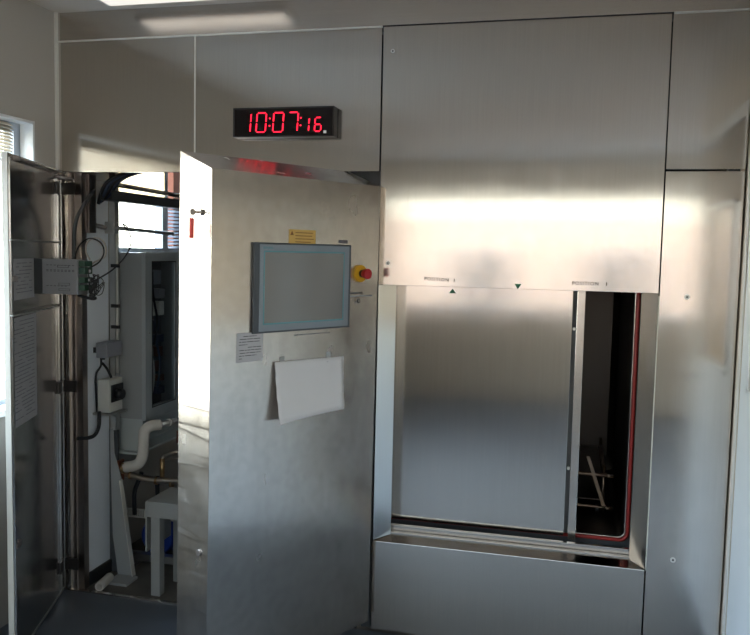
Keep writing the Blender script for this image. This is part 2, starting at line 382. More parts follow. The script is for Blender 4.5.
# ceiling light
cl = thing('ceiling_light', 'slim white ceiling light near the upper left corner of the cladding', 'ceiling light', (-.8, -.19, ZC))
box('housing', -1.15, -.45, -.27, -.11, ZC-.018, ZC-.001, 'whitep', cl)
box('diffuser', -1.13, -.47, -.26, -.12, ZC-.022, ZC-.018, 'lamp', cl)

# ------------------------------------------------------------------ stainless cladding (front face on y = 0)
G = 'stainless cladding panels of the sterilizer front'
def panel(name, label, x0, x1, z0, z1, m='clad', y1=.02):
    p = thing(name, label, 'panel', (x0, 0, z0), G)
    box('sheet', x0, x1, 0, y1, z0, z1, m, p, bevel=.0012)
    return p
p = thing('fascia_panel', 'long horizontal stainless fascia band directly under the ceiling', 'panel', (XL, 0, 2.469), G)
box('sheet', XL+.001, XR-.001, -.002, .02, 2.470, ZC-.001, 'fascia', p, bevel=.001)
box('sealant_line', XL+.002, -.004, -.0035, .006, 2.464, 2.470, 'pale', p)
box('sealant_line', 1.083, XR-.002, -.0035, .006, 2.464, 2.470, 'pale', p)
p = panel('cladding_panel', 'upper left stainless panel above the open service bay', XL+.001, -.812, 1.903, 2.463)
box('sealant_line', -.812, -.806, -.0015, .01, 1.903, 2.464, 'pale', p)
panel('cladding_panel', 'upper stainless panel carrying the red digital clock', -.806, -.004, 1.903, 2.463)
p = panel('cladding_panel', 'large upper stainless panel marked POSITION above the chamber opening', .002, 1.077, 1.450, 2.466)
screw((.041, -.0005, 2.371), (0, -1, 0), p, .007); screw((.040, -.0005, 1.538), (0, -1, 0), p, .007)
text('lettering', 'POSITION  1', .0190, (.190, -.0006, 1.474), (1, 0, -.035), (.035, 0, 1), 'ink', p, 1.2, bold=.02)
text('lettering', 'POSITION   1', .0190, (.762, -.0006, 1.473), (1, 0, 0), (0, 0, 1), 'ink', p, 1.2, bold=.02)
prism('green_arrow', [(.546, -.0012, 1.470), (.572, -.0012, 1.470), (.559, -.0012, 1.450)], (0, .001, 0), 'greenarrow', p)
panel('cladding_panel', 'upper right stainless panel at the far right above the tall one', 1.081, 1.354, 1.907, 2.463)
p = panel('cladding_panel', 'tall right stainless panel running from the floor beside the chamber opening', 1.081, 1.352, .012, 1.900)
screw((1.177, -.0005, 1.440), (0, -1, 0), p, .008); screw((1.176, -.0005, .441), (0, -1, 0), p, .008)
box('sealant_line', 1.0785, 1.0815, -.001, .004, .39, 1.44, 'pale', p)
p = thing('apron_panel', 'low stainless apron panel with a ledge under the chamber opening', 'panel', (.002, 0, .012), G)
prism('sheet', [(.002, 0, .012), (.002, 0, .388), (.002, .050, .405), (.002, .050, .385), (.002, .02, .372), (.002, .02, .012)], (1.073, 0, 0), 'clad', p, bevel=.001)
bm = bmesh.new(); add_box(bm, XL+.1, XR, .12, .14, -.0, .01)

# ------------------------------------------------------------------ steam sterilizer
st = thing('steam_sterilizer', 'steam sterilizer chamber with half open sliding door behind the stainless cladding', 'sterilizer', (.55, .5, 0))
prism('left_jamb', [(.003, .002, .392), (.066, .050, .406), (.066, .050, 1.60), (.0293, .0221, 1.60), (.0293, .0221, 1.449), (.003, .002, 1.449)], (-.003, .004, 0), 'jamb', st)
prism('right_jamb', [(1.077, .002, .392), (1.021, .054, .406), (1.021, .054, 1.60), (1.0553, .0221, 1.60), (1.0553, .0221, 1.449), (1.077, .002, 1.449)], (.003, .004, 0), 'jamb', st)
prism('jamb_return', [(.066, .051, .406), (.050, .147, .406), (.050, .147, 1.60), (.066, .051, 1.60)], (-.003, .001, 0), 'jamb', st)
prism('jamb_return', [(1.021, .055, .406), (1.034, .147, .406), (1.034, .147, 1.60), (1.021, .055, 1.60)], (.003, .001, 0), 'jamb', st)
box('track_rail', .002, 1.075, .053, .072, .380, .4145, 'bright', st, .002)
box('track_rail', .002, 1.075, .080, .100, .380, .436, 'bright', st, .002)
boxes('track_bed', [(.0, 1.07, .053, .20, .34, .379)], 'dark', st)
sd = box('sliding_door', -.02, .768, .150, .172, .440, 1.58, 'slide', st, .001)
boxes('door_edge', [(.785, .816, .156, .196, .424, 1.58)], 'bright', sd, .001)
boxes('door_core', [(-.02, .785, .174, .194, .445, 1.58)], 'darkm', sd)
for z in (1.29, .72): cyl('knob', (.777, .174, z), (0, -1, 0), .006, .022, 'screw', sd, 12)
prism('green_arrow', [(.268, .1485, 1.418), (.297, .1485, 1.418), (.2825, .1485, 1.437)], (0, .001, 0), 'greenarrow', sd)
# chamber: front flange with a rounded opening, red gasket, dark box interior
def rrect(x0, x1, z0, z1, r, y, n=8):
    P = []
    for cx, cz, a0 in ((x1-r, z1-r, 0), (x0+r, z1-r, 90), (x0+r, z0+r, 180), (x1-r, z0+r, 270)):
        for k in range(n+1):
            a = R(a0+90*k/n); P.append(Vector((cx+r*math.cos(a), y, cz+r*math.sin(a))))
    return P
X0, X1, Z0, Z1 = -.04, 1.022, .428, 1.50
def loft(name, loops, m, parent, cap=False):
    bm = bmesh.new(); V = [[bm.verts.new(p) for p in L] for L in loops]
    for A, B in zip(V, V[1:]):
        for i in range(len(A)): bm.faces.new((A[i], A[(i+1) % len(A)], B[(i+1) % len(B)], B[i]))
    if cap: bm.faces.new(V[-1])
    o = obj(name, bm, m, parent)
    return o
loft('chamber_flange', [rrect(X0-.0, X1+.05, Z0-.06, Z1+.08, .01, .206), rrect(X0, X1, Z0, Z1, .035, .206)], 'darkm', st)
tube('gasket', rrect(X0, X1, Z0, Z1, .035, .202), .0075, 'rubber', st, 8, n=0, closed=True)
tube('gasket_lip', rrect(X0+.011, X1-.011, Z0+.011, Z1-.011, .028, .203), .003, 'bright', st, 8, n=0, closed=True)
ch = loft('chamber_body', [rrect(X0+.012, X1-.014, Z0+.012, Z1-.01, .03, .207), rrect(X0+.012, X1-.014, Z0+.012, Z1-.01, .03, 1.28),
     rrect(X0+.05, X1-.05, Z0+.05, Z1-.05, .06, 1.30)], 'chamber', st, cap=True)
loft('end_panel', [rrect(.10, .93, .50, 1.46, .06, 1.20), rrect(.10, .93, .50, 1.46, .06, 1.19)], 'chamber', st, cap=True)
boxes('chamber_shell', [(-.10, -.07, .20, 1.38, .30, 1.62), (1.09, 1.12, .20, 1.38, .30, 1.62), (-.07, 1.09, .20, 1.38, 1.60, 1.62), (-.07, 1.09, .20, 1.38, .30, .32), (-.10, 1.12, 1.38, 1.40, .30, 1.62)], 'darkm', st)
for x, y in ((-.11, .24), (1.06, .24), (-.11, 1.3), (1.06, 1.3)): box('support_leg', x, x+.06, y, y+.06, 0, .30, 'zinc', st)
# loading trolley inside
tr = thing('loading_trolley', 'steel loading trolley with a slanted bar inside the dark chamber', 'trolley', (.6, .6, .44))
for z in (.475, .62):
    tube('shelf_rail', [(.08, .48, z), (.90, .48, z), (.93, .51, z), (.93, 1.05, z)], .008, 'rack', tr, 8, n=3)
for x in (.12, .93):
    tube('post', [(x, .50, .455), (x, .50, .66)], .007, 'rack', tr, 8, n=0)
tube('post', [(.93, 1.05, .455), (.93, 1.05, .66)], .007, 'rack', tr, 8, n=0)
prism('slanted_bar', [(.852, .47, .70), (.866, .47, .70), (.945, .47, .475), (.929, .47, .475)], (0, .012, 0), 'rack', tr)
boxes('shelf_tray', [(.08, .92, .50, 1.05, .612, .616), (.08, .92, .50, 1.05, .500, .504)], 'chamber', tr)
for x, y in ((.15, .52), (.91, .52), (.15, 1.0), (.91, 1.0)): cyl('wheel', (x-.008, y, .459), (1, 0, 0), .018, .016, 'zinc', tr, 16)

# hidden frame behind the cladding, plus dark sheets added to stop light in the gaps
fr = thing('facade_frame', 'steel upright frame holding the cladding between service bay and chamber', 'frame', (0, .1, 0))
boxes('upright', [(-.05, -.01, .03, .10, 0, 2.5)], 'darkm', fr)
boxes('upright', [(1.30, 1.34, .025, .07, 0, 2.55)], 'darkm', fr)
boxes('cross_member', [(XL+.01, XR-.02, .0225, .06, 2.452, 2.475), (XL+.01, -.06, .0225, .06, 1.935, 1.975)], 'darkm', fr)
boxes('gap_light_stop', [(-.05, XR-.02, .075, .08, 1.62, 2.55), (1.085, 1.30, .075, .08, .0, 1.62)], 'dark', fr)  # unseen sheets added to keep panel gaps dark and block light leaks

# ------------------------------------------------------------------ digital clock
ck = thing('digital_clock', 'black digital wall clock with red digits reading 10:07:16', 'clock', (-.39, 0, 2.03))
box('case', -.611, -.180, -.056, -.003, 2.037, 2.155, 'black', ck, .002)
for a in (-.55, -.28): box('wall_bracket', a, a+.05, -.012, 0, 2.05, 2.12, 'black', ck)
box('display_window', -.603, -.186, -.0575, -.056, 2.041, 2.148, 'smoke', ck)
SEG = {'0': 'abcdef', '1': 'bc', '6': 'acdefg', '7': 'abc'}
def digit(ch, x, z, w_, h):
    bm = bmesh.new(); g = .004; t_ = .0042
    P = {'a': ((0, h), (w_, h)), 'g': ((0, h/2), (w_, h/2)), 'd': ((0, 0), (w_, 0)), 'b': ((w_, h/2), (w_, h)), 'c': ((w_, 0), (w_, h/2)), 'e': ((0, 0), (0, h/2)), 'f': ((0, h/2), (0, h))}
    for s in SEG[ch]:
        (a, b), (c, d) = P[s]; n = 6 if abs(d-b)+abs(c-a) > h*.35 else 4
        L_ = math.hypot(c-a, d-b); ux, uz = (c-a)/L_, (d-b)/L_
        a += ux*g; b += uz*g; c -= ux*g; d -= uz*g
        pts = [(a-uz*t_/2, b+ux*t_/2), (c-uz*t_/2, d+ux*t_/2), (c+uz*t_/2, d-ux*t_/2), (a+uz*t_/2, b-ux*t_/2)]
        add_prism(bm, [(x+px+pz*.07, -.0592, z+pz) for px, pz in pts], (0, .0017, 0))
    return obj('digit', bm, 'led', ck)
zb = 2.056
digit('1', -0.569, zb, .034, .076); digit('0', -0.509, zb, .040, .076); digit('0', -0.437, zb, .042, .076); digit('7', -0.373, zb, .040, .076)
digit('1', -0.307, zb, .022, .054); digit('6', -0.260, zb, .026, .054)
for x in (-.453, -.321):
    box('colon_dot', x, x+.005, -.0592, -.0575, zb+.022, zb+.027, 'led', ck); box('colon_dot', x+.001, x+.006, -.0592, -.0575, zb+.051, zb+.056, 'led', ck)
box('white_sticker', -.222, -.210, -.0585, -.0576, 2.048, 2.059, 'paper', ck)

# ------------------------------------------------------------------ control door (hinged on its right edge, standing open)
xr, yr, th, lx, ly = .0079, -.049, 1.0639, .0078, -.0028
ex = Vector((-math.cos(th), -math.sin(th), 0)); ez = Vector((lx, ly, 1)).normalized(); ex = (ex-ez*ex.dot(ez)).normalized(); ey = ez.cross(ex)
CD = Matrix(((ex.x, ey.x, ez.x, xr-lx), (ex.y, ey.y, ez.y, yr-ly), (ex.z, ey.z, ez.z, 0), (0, 0, 0, 1)))
cdoor = thing('control_door', 'deep stainless control door standing open with touch screen and red emergency stop', 'door', mtx=CD)
cdoor['_local'] = 1
W, T, ZF, ZK, ZBT = .8001, .1798, 1.8389, 1.9054, .0636
# folded sheet shell (front, two sides, sloped top), open at the back
bm = bmesh.new()
s = .0025
def q(bm, *P): bm.faces.new([bm.verts.new(p) for p in P])
q(bm, (0, 0, ZBT), (W, 0, ZBT), (W, 0, ZF), (0, 0, ZF))
q(bm, (W, 0, ZBT), (W, -T, ZBT), (W, -T, ZK), (W, 0, ZF))
q(bm, (0, 0, ZBT), (0, -T, ZBT), (0, -T, ZK), (0, 0, ZF))
q(bm, (0, 0, ZF), (W, 0, ZF), (W, -T, ZK), (0, -T, ZK))
q(bm, (0, 0, ZBT), (W, 0, ZBT), (W, -T, ZBT), (0, -T, ZBT))
bmesh.ops.remove_doubles(bm, verts=bm.verts, dist=1e-5)
o = obj('door_shell', bm, 'door', cdoor)
sm = o.modifiers.new('solid', 'SOLIDIFY'); sm.thickness = .003; sm.offset = -1
bv = o.modifiers.new('bevel', 'BEVEL'); bv.width = .0015; bv.segments = 2; bv.limit_method = 'ANGLE'
boxes('door_edge_return', [(W-.03, W-.004, -T+.004, -T+.007, ZBT+.01, ZK-.02), (.004, .03, -T+.004, -T+.007, ZBT+.01, ZK-.02)], 'bright', cdoor)
boxes('hinge', [(.012, .03, -T-.012, -T+.003, .25, .33), (.012, .03, -T-.012, -T+.003, 1.55, 1.63)], 'bronze', cdoor)
# touch screen
ts = box('touch_screen', .164, .632, .001, .012, 1.292, 1.606, 'bezeld', cdoor, .003)
box('bezel', .177, .609, .012, .0145, 1.299, 1.600, 'bezel', ts, .001)
bmx = [(.203, .592, .0145, .0152, 1.322, 1.327), (.203, .592, .0145, .0152, 1.573, 1.578), (.203, .208, .0145, .0152, 1.327, 1.573), (.587, .592, .0145, .0152, 1.327, 1.573)]
boxes('teal_border', bmx, 'teal', ts)
box('display', .208, .587, .0145, .0150, 1.327, 1.573, 'lcd', ts)
text('lettering', 'SIEMENS', .012, (.596, .0147, 1.584), (-1, 0, 0), (0, 0, 1), 'teal', ts, 1.0)
# emergency stop
es = cyl('emergency_stop', (.107, .0, 1.497), (0, 1, 0), .033, .012, 'yellow', cdoor, 32, bevel=.002)
cyl('collar', (.107, .012, 1.497), (0, 1, 0), .014, .016, 'black', es, 20)
cyl('mushroom_button', (.107, .026, 1.497), (0, 1, 0), .017, .024, 'red', es, 28, .021, bevel=.003)
# key switch, strips and plates
ks = cyl('key_switch', (.116, .0, 1.392), (0, 1, 0), .0115, .008, 'bright', cdoor, 24, bevel=.001)
cyl('key_face', (.116, .008, 1.392), (0, 1, 0), .0085, .003, 'black', ks, 20); box('key_slot', .1145, .1175, .0111, .0125, 1.387, 1.397, 'screw', ks)
nb = box('name_strip', .03, .158, 0, .0010, 1.407, 1.412, 'greyb', cdoor)
bm = bmesh.new()
for a0, a1 in ((.088, .108), (.111, .128), (.131, .154)): add_box(bm, a0, a1, 0, .0012, 1.419, 1.424)
obj('printed_line', bm, 'ink', nb)
pq = box('warning_plaque', .342, .468, .0, .002, 1.604, 1.655, 'plaque', cdoor)
bm = bmesh.new()
for k, (a, b) in enumerate(((.356, .440), (.360, .440), (.352, .440), (.366, .440))): add_box(bm, a, b, .002, .0025, 1.643-.011*k, 1.6455-.011*k)
add_prism(bm, [(.448, .002, 1.635), (.464, .002, 1.635), (.456, .002, 1.650)], (0, .0006, 0))
obj('printed_lines', bm, mat('plaque_print', (.22, .09, .02), .6), pq)
box('small_label', .175, .222, 0, .0015, 1.611, 1.624, 'inkg', cdoor)
bm = bmesh.new(); random.seed(2); a = .435
while a > .255:
    l = random.uniform(.006, .02); add_box(bm, a-l, a, 0, .0008, 1.274, 1.278); a -= l+.004
obj('fine_print', bm, 'inkg', cdoor)
nt_ = box('notice_plate', .579, .693, 0, .0015, 1.197, 1.297, 'papergrey', cdoor)
bm = bmesh.new(); random.seed(5)
for k, (a0, a1) in enumerate(((.610, .665), (.590, .680), (.594, .682), (.65, .683), None or (.59, .645), (.590, .682), (.592, .68), (.61, .682), (.672, .682))):
    z = 1.284-.0095*k; a = a1
    while a > a0:
        l = min(random.uniform(.008, .03), a-a0+.002); add_box(bm, a-l, a, .0015, .0021, z, z+.0022); a -= l+.003
obj('printed_lines', bm, 'ink', nt_)
# lock in the free edge
lk = cyl('door_lock', (W, -.055, 1.698), (1, 0, 0), .011, .010, 'bronze', cdoor, 20)
cyl('door_lock', (W, -.05, .55), (1, 0, 0), .011, .006, 'bronze', cdoor, 20)

# paper taped to the control door: curled sheet
def L2W(a, n, z): return CD @ Vector((a, n, z))
pp = thing('taped_paper', 'blank white paper sheet taped to the control door below its screen, left edge curling off', 'paper', tuple(L2W(.36, .0, 1.18)))
bm = bmesh.new(); NX, NZ = 16, 12; V = []
for j in range(NZ+1):
    row = []
    for i in range(NX+1):
        u_, v_ = i/NX, j/NZ       # u from right to left, v down
        a = (.184*(1-u_)+.530*u_)*(1-v_)+(.184*(1-u_)+.530*u_)*v_
        z = (1.180*(1-u_)+1.187*u_)*(1-v_)+(.976*(1-u_)+.968*u_)*v_
        lift = .003+.012*v_*v_+.05*max(0, u_-.45)**1.5*(.25+1.2*v_)+.002*math.sin(9*u_+3*v_)+.0015*math.sin(23*v_+4*u_)
        row.append(bm.verts.new(L2W(a, lift, z)))
    V.append(row)
for j in range(NZ):
    for i in range(NX): bm.faces.new((V[j][i], V[j][i+1], V[j+1][i+1], V[j+1][i]))
o = obj('sheet', bm, 'paper', pp, smooth=True); so_ = o.modifiers.new('solid', 'SOLIDIFY'); so_.thickness = .0004
for a in (.49, .262):
    bm = bmesh.new(); P = [(a-.010, .0008, 1.203), (a+.012, .0008, 1.203), (a+.012, .0045, 1.165), (a-.010, .0045, 1.165)]
    add_prism(bm, [L2W(*p_) for p_ in P], ey*.0005); obj('tape_strip', bm, 'tape', pp)
# keys on a red fob
kf = thing('key_fob', 'key with red fob hanging from the lock on the edge of the control door', 'key', tuple(L2W(W, -.055, 1.698)))
def loc_bm(fn):
    bm = bmesh.new(); fn(bm); bmesh.ops.transform(bm, matrix=CD, verts=bm.verts); return bm
obj('key', loc_bm(lambda b: (add_box(b, W+.008, W+.026, -.057, -.053, 1.694, 1.702), add_cyl(b, (W+.034, -.057, 1.698), (0, 1, 0), .011, .004, 20))), 'bronze', kf)
bm = bmesh.new(); add_tube(bm, [L2W(W+.038+.006*math.cos(k*.524), -.055, 1.685+.009*math.sin(k*.524)) for k in range(12)], .001, 6, True); obj('ring', bm, 'screw', kf)
bm = bmesh.new(); add_tube(bm, [L2W(W+.038, -.055, z) for z in (1.678, 1.674, 1.666, 1.64, 1.618, 1.612)], .0088, 14)
obj('fob', bm, 'redfob', kf, smooth=True)

# ------------------------------------------------------------------ left service door (open about 70 degrees)
ang = R(70); hx, hy = -1.455, -.01
dx = Vector((math.cos(ang), -math.sin(ang), 0)); dn = Vector((math.sin(ang), math.cos(ang), 0))   # dn points to the inside face
SD = Matrix(((dx.x, dn.x, 0, hx), (dx.y, dn.y, 0, hy), (0, 0, 1, 0), (0, 0, 0, 1)))
sdoor = thing('service_door', 'left stainless service door swung open with papers behind wire rods', 'door', mtx=SD)
sdoor['_local'] = 1
DW = .675
box('door_panel', 0, DW, -.016, 0, .012, 1.912, 'inner', sdoor, .001)
boxes('edge_strip', [(DW, DW+.003, -.018, .002, .012, 1.912)], 'pale', sdoor)
boxes('edge_fold', [(DW-.022, DW-.002, .0, .010, .03, 1.895), (.01, .03, 0, .014, .02, 1.90), (.045, .06, 0, .008, .02, 1.90)], 'inner', sdoor, .001)
box('bottom_edge', .0, DW, -.018, .003, .004, .012, 'zinc', sdoor)
tube('stay_bar', [(.60, .018, 1.897), (.04, .018, 1.897)], .0055, 'bronze', sdoor, 8, n=0)
for a in (.60, .04): box('bar_bracket', a-.006, a+.006, 0, .022, 1.889, 1.905, 'bronze', sdoor)
for z in (1.597, 1.322):
    tube('wire_rod', [(.66, .002, z), (.655, .022, z), (.10, .022, z-.003), (.095, .002, z-.003)], .0028, 'zinc', sdoor, 8, n=3)
for z in (1.83, .951, .129):
    h_ = boxes('hinge', [(-.012, .075, .002, .010, z-.026, z+.026)], 'hinge', sdoor)
    cyl('hinge_pin', (-.004, .010, z-.032), (0, 0, 1), .008, .064, 'bronze', h_, 12)
for z in (1.455, .453):
    l_ = cyl('latch', (.625, 0, z), (0, 1, 0), .012, .012, 'bronze', sdoor, 16); box('latch_tongue', .620, .672, .012, .016, z-.008, z+.008, 'bronze', l_)
def sheet(name, label, a0, a1, z0, z1, off, nl, m='film'):
    o = thing(name, label, 'paper', tuple(SD @ Vector((a0, off, z0))))
    def f(b):
        add_box(b, a0, a1, off, off+.0012, z0, z1)
    bm = bmesh.new(); f(bm); bmesh.ops.transform(bm, matrix=SD, verts=bm.verts); obj('sheet', bm, m, o)
    bm = bmesh.new(); random.seed(nl)
    for k in range(nl):
        z = z1-.018-(z1-z0-.03)*k/nl; a = a0+.03
        while a < a1-.03:
            l = random.uniform(.01, .05); l = min(l, a1-.02-a)
            if random.random() < .8: add_box(bm, a, a+l, off+.0012, off+.0018, z, z+.0028)
            a += l+.006
    bmesh.ops.transform(bm, matrix=SD, verts=bm.verts); obj('printed_lines', bm, 'inkg', o)
    return o
sheet('document_sheet', 'small sleeved document on the left service door between its wire rods', .392, .63, 1.374, 1.528, .003, 9)
sheet('document_sheet', 'long sleeved printed sheet on the left service door below the lower wire rod', .372, .662, .895, 1.309, .003, 26)
# door stay arm that runs to the frame
tag(tube('door_stay', [(-1.43, -.075, 1.878), (-1.372, .13, 1.862)], .008, 'bronze', n=0), 'bronze coloured stay arm from the left service door to the bay frame', 'stay')

# ------------------------------------------------------------------ service bay
jb = thing('bay_jamb', 'folded steel door jamb on the left of the service bay', 'jamb', (XL, 0, 0))
boxes('jamb_fold', [(XL+.004, -1.437, .002, .05, 0, 1.902)], 'bronze', jb)
boxes('jamb_fold', [(-1.437, -1.418, -.006, .05, 0, 1.902)], 'bright', jb)
boxes('jamb_fold', [(-1.418, -1.395, .006, .05, 0, 1.902)], 'bronze', jb)
boxes('jamb_fold', [(-1.395, -1.362, .014, .05, 0, 1.902)], 'bronze', jb)
for z in (1.83, .951, .129): boxes('hinge_leaf', [(-1.440, -1.378, -.014, -.006, z-.026, z+.026)], 'hinge', jb)
struct(box('trim_2', XL+.01, -.06, -.006, .012, .0005, .006, 'bright'))     # threshold strip
tag(box('liner_panel', XL+.002, -1.376, .055, .245, 0, 1.88, 'liner'), 'white insulated liner panel just inside the service bay', 'panel')
struct(box('baseboard_bay', -1.375, -1.366, .055, .245, 0, .062, 'dark'))
sp = thing('strut_post', 'perforated zinc strut post behind the white liner panel', 'post', (-1.36, .27, 0))
boxes('channel', [(-1.374, -1.342, .25, .253, .70, 2.3), (-1.374, -1.371, .25, .285, .70, 2.3), (-1.345, -1.342, .25, .285, .70, 2.3)], 'zinc', sp)
boxes('foot_sheet', [(-1.392, -1.334, .246, .262, 0, .70)], 'darkm', sp)
for z in (1.49, 1.30, 1.20): boxes('clip', [(-1.358, -1.318, .236, .25, z-.008, z+.008)], 'black', sp)
tag(tube('conduit', [(-1.329, .243, .98), (-1.329, .243, 1.66)], .006, 'pale', n=0), 'thin pale conduit clipped to the strut post', 'conduit')
tag(boxes('cable_duct', [(-1.3755, -1.352, .056, .11, 1.64, 1.90)], 'bronze'), 'short brown vertical duct hanging at the top of the service bay', 'duct')
tag(tube('ceiling_pipe', [(-1.345, .20, 1.872), (-1.345, 1.7, 1.852)], .0115, 'bright', n=0), 'zinc pipe above the cable tray in the service bay', 'pipe')
ct = thing('cable_tray', 'dark cable tray running back across the service bay window', 'tray', (-1.32, .2, 1.79))
boxes('tray', [(-1.350, -1.290, .14, 1.6, 1.790, 1.793), (-1.350, -1.347, .14, 1.6, 1.79, 1.836), (-1.293, -1.290, .14, 1.6, 1.79, 1.836)], 'darkm', ct)
rl = thing('mid_rail', 'zinc rail with clamp crossing the service bay window at mid height', 'rail', (-1.33, .25, 1.66))
tube('rail', [(-1.325, .20, 1.667), (-1.325, .78, 1.655)], .010, 'zinc', rl, n=0)
boxes('clamp', [(-1.370, -1.318, .205, .245, 1.640, 1.695)], 'zinc', rl, .003)
tube('threaded_rod', [(-1.362, .09, 1.678), (-1.362, .20, 1.667)], .010, 'bronze', rl, 12, n=10, ribs=.12)

# cables
CG = 'thick cables dropping over the cable tray'
for k in range(4):
    d = .010*k
    tag(tube('power_cable', [(-1.372+d*.4, .16+d*.5, 1.775+d*.6), (-1.352+d, .15+d, 1.822), (-1.325+d*1.2, .15+d, 1.868), (-1.275+d, .17+d, 1.905), (-1.20+d, .22, 1.93)], .0085, 'bluec' if k % 2 else 'cable'),
        ['outer black thick cable dropping over the cable tray', 'outer dark blue thick cable dropping over the cable tray', 'inner black thick cable dropping over the cable tray', 'inner dark blue thick cable dropping over the cable tray'][k], 'cable', CG)
tag(tube('flexible_conduit', [(-1.355, .10, 1.83), (-1.335, .03, 1.80), (-1.335, -.015, 1.754), (-1.356, -.03, 1.702), (-1.371, -.03, 1.627), (-1.374, -.03, 1.52)], .008, 'darkm', ribs=.10, n=14), 'grey ribbed flexible conduit curving down beside the door jamb', 'conduit')
tag(tube('junction_cable', [(-1.345, .13, 1.066), (-1.345, .13, 1.03), (-1.362, .12, .995), (-1.367, .12, .956), (-1.366, .12, .93), (-1.366, .13, .80)], .005, 'cable'), 'black cable from the grey junction box past the switch', 'cable')
tag(tube('junction_cable', [(-1.345, .14, 1.04), (-1.318, .14, 1.012), (-1.300, .145, .972)], .006, 'cable'), 'short black cable arching from junction box to isolator switch', 'cable')
tag(tube('outlet_cable', [(-1.337, .10, .82), (-1.338, .10, .756), (-1.352, .09, .712), (-1.362, .05, .705), (-1.372, -.015, .716)], .009, 'cable'), 'thick black cable curving left out of the isolator switch', 'cable')

jx = thing('junction_box', 'small grey junction box on the strut post above the isolator switch', 'box', (-1.32, .15, 1.07))
box('box_body', -1.345, -1.296, .09, .22, 1.070, 1.140, 'greyb', jx, .003)
box('box_lid', -1.296, -1.288, .092, .218, 1.072, 1.138, 'greyb', jx, .002)
box('gland', -1.372, -1.345, .11, .13, 1.09, 1.115, 'black', jx); cyl('cable_gland', (-1.345+.012, .13, 1.058), (0, 0, 1), .009, .013, 'black', jx, 14)
sw = thing('isolator_switch', 'off-white isolator switch box with black rotary knob', 'switch', (-1.31, .14, .81))
box('switch_body', -1.352, -1.290, .11, .225, .812, .966, 'whiteb', sw, .005)
box('knob_plate', -1.290, -1.284, .125, .22, .86, .94, 'black', sw); cyl('knob', (-1.284, .17, .895), (1, 0, 0), .028, .03, 'black', sw, 10, .022)
boxes('mounting_bracket', [(-1.385, -1.27, .108, .24, .800, .809)], 'zinc', sw)

# input/output module on the open door, terminals facing the bay
io = thing('control_module', 'grey control module box with green terminals between service door and bay', 'module', (-1.25, -.3, 1.38))
box('housing', -1.285, -1.126, -.37, -.30, 1.388, 1.527, 'iomod', io, .002)
prism('side_cover', [(-1.285, -.369, 1.386), (-1.285, -.30, 1.386), (-1.36, -.26, 1.386), (-1.336, -.36, 1.386)], (0, 0, .141), 'darkm', io)
bm = bmesh.new()
for z, n0 in ((1.502, 8), (1.483, 8), (1.478, 8), (1.420, 6)):
    for k in range(n0): add_box(bm, -1.265+.0165*k, -1.256+.0165*k, -.3712, -.370, z, z+.0022)
for x0, x1, z in ((-1.215, -1.165, 1.494), (-1.210, -1.160, 1.424), (-1.21, -1.16, 1.402)):
    for b in ((x0, x1, z, z+.0012), (x0, x1, z+.008, z+.0092), (x0, x0+.0012, z, z+.009), (x1-.0012, x1, z, z+.009)): add_box(bm, b[0], b[1], -.3712, -.370, b[2], b[3])
obj('printed_marks', bm, 'ink', io)
for z, h in ((1.50, .022), (1.47, .026), (1.435, .022), (1.405, .022)):
    boxes('terminal_block', [(-1.126, -1.098, -.362, -.31, z, z+h)], 'green', io, .002)
cyl('lead_socket', (-1.098, -.335, 1.482), (1, 0, 0), .006, .006, 'paper', io, 12); cyl('lead_socket', (-1.098, -.335, 1.446), (1, 0, 0), .006, .006, 'paper', io, 12)
tag(tube('looped_cable', [(-1.265, -.18, 1.50), (-1.248, -.2, 1.545), (-1.215, -.22, 1.585), (-1.170, -.22, 1.612), (-1.132, -.20, 1.596), (-1.116, -.2, 1.558), (-1.126, -.22, 1.516), (-1.140, -.28, 1.488), (-1.118, -.32, 1.478), (-1.094, -.335, 1.482)], .0032, 'cable'),
    'black cable making a tight loop above the control module', 'cable')
tag(tube('long_cable', [(-1.17, .10, 1.655), (-1.107, -.06, 1.676), (-1.084, -.1, 1.668), (-1.060, -.1, 1.643), (-1.051, -.1, 1.597), (-1.065, -.12, 1.542), (-1.105, -.15, 1.486), (-1.135, -.22, 1.445), (-1.12, -.30, 1.433), (-1.094, -.335, 1.446)], .0032, 'cable'),
    'long thin black cable swinging in a wide arc to the window rail', 'cable')
tag(tube('pale_loop', [(-1.247, -.1, 1.521), (-1.266, -.1, 1.555), (-1.261, -.1, 1.593), (-1.227, -.1, 1.615), (-1.189, -.1, 1.607), (-1.17, -.1, 1.574), (-1.179, -.1, 1.535), (-1.213, -.12, 1.513), (-1.18, -.2, 1.500), (-1.13, -.30, 1.51)], .0035, 'whitec'),
    'pale coiled wire loop behind the black cable above the module', 'wire')
random.seed(11)
bm = bmesh.new()
for k in range(9):
    z = random.uniform(1.39, 1.51); P = [(-1.10, -.335, z)]
    for j in range(4): P.append((random.uniform(-1.095, -1.055), random.uniform(-.36, -.29), random.uniform(1.375, 1.47)))
    P.append((random.uniform(-1.10, -1.08), -.33, random.uniform(1.37, 1.40))); add_tube(bm, spline(P, 6), .0017, 6)
tag(obj('wire_tangle', bm, 'cable', smooth=True), 'tangle of thin black wires hanging from the green terminals', 'wires', kind='stuff')
tag(tube('plug_lead', [(-1.150, -.33, 1.384), (-1.125, -.33, 1.378), (-1.085, -.33, 1.372), (-1.07, -.33, 1.376)], .006, 'cable'), 'short black plug lead under the green terminals', 'cable')

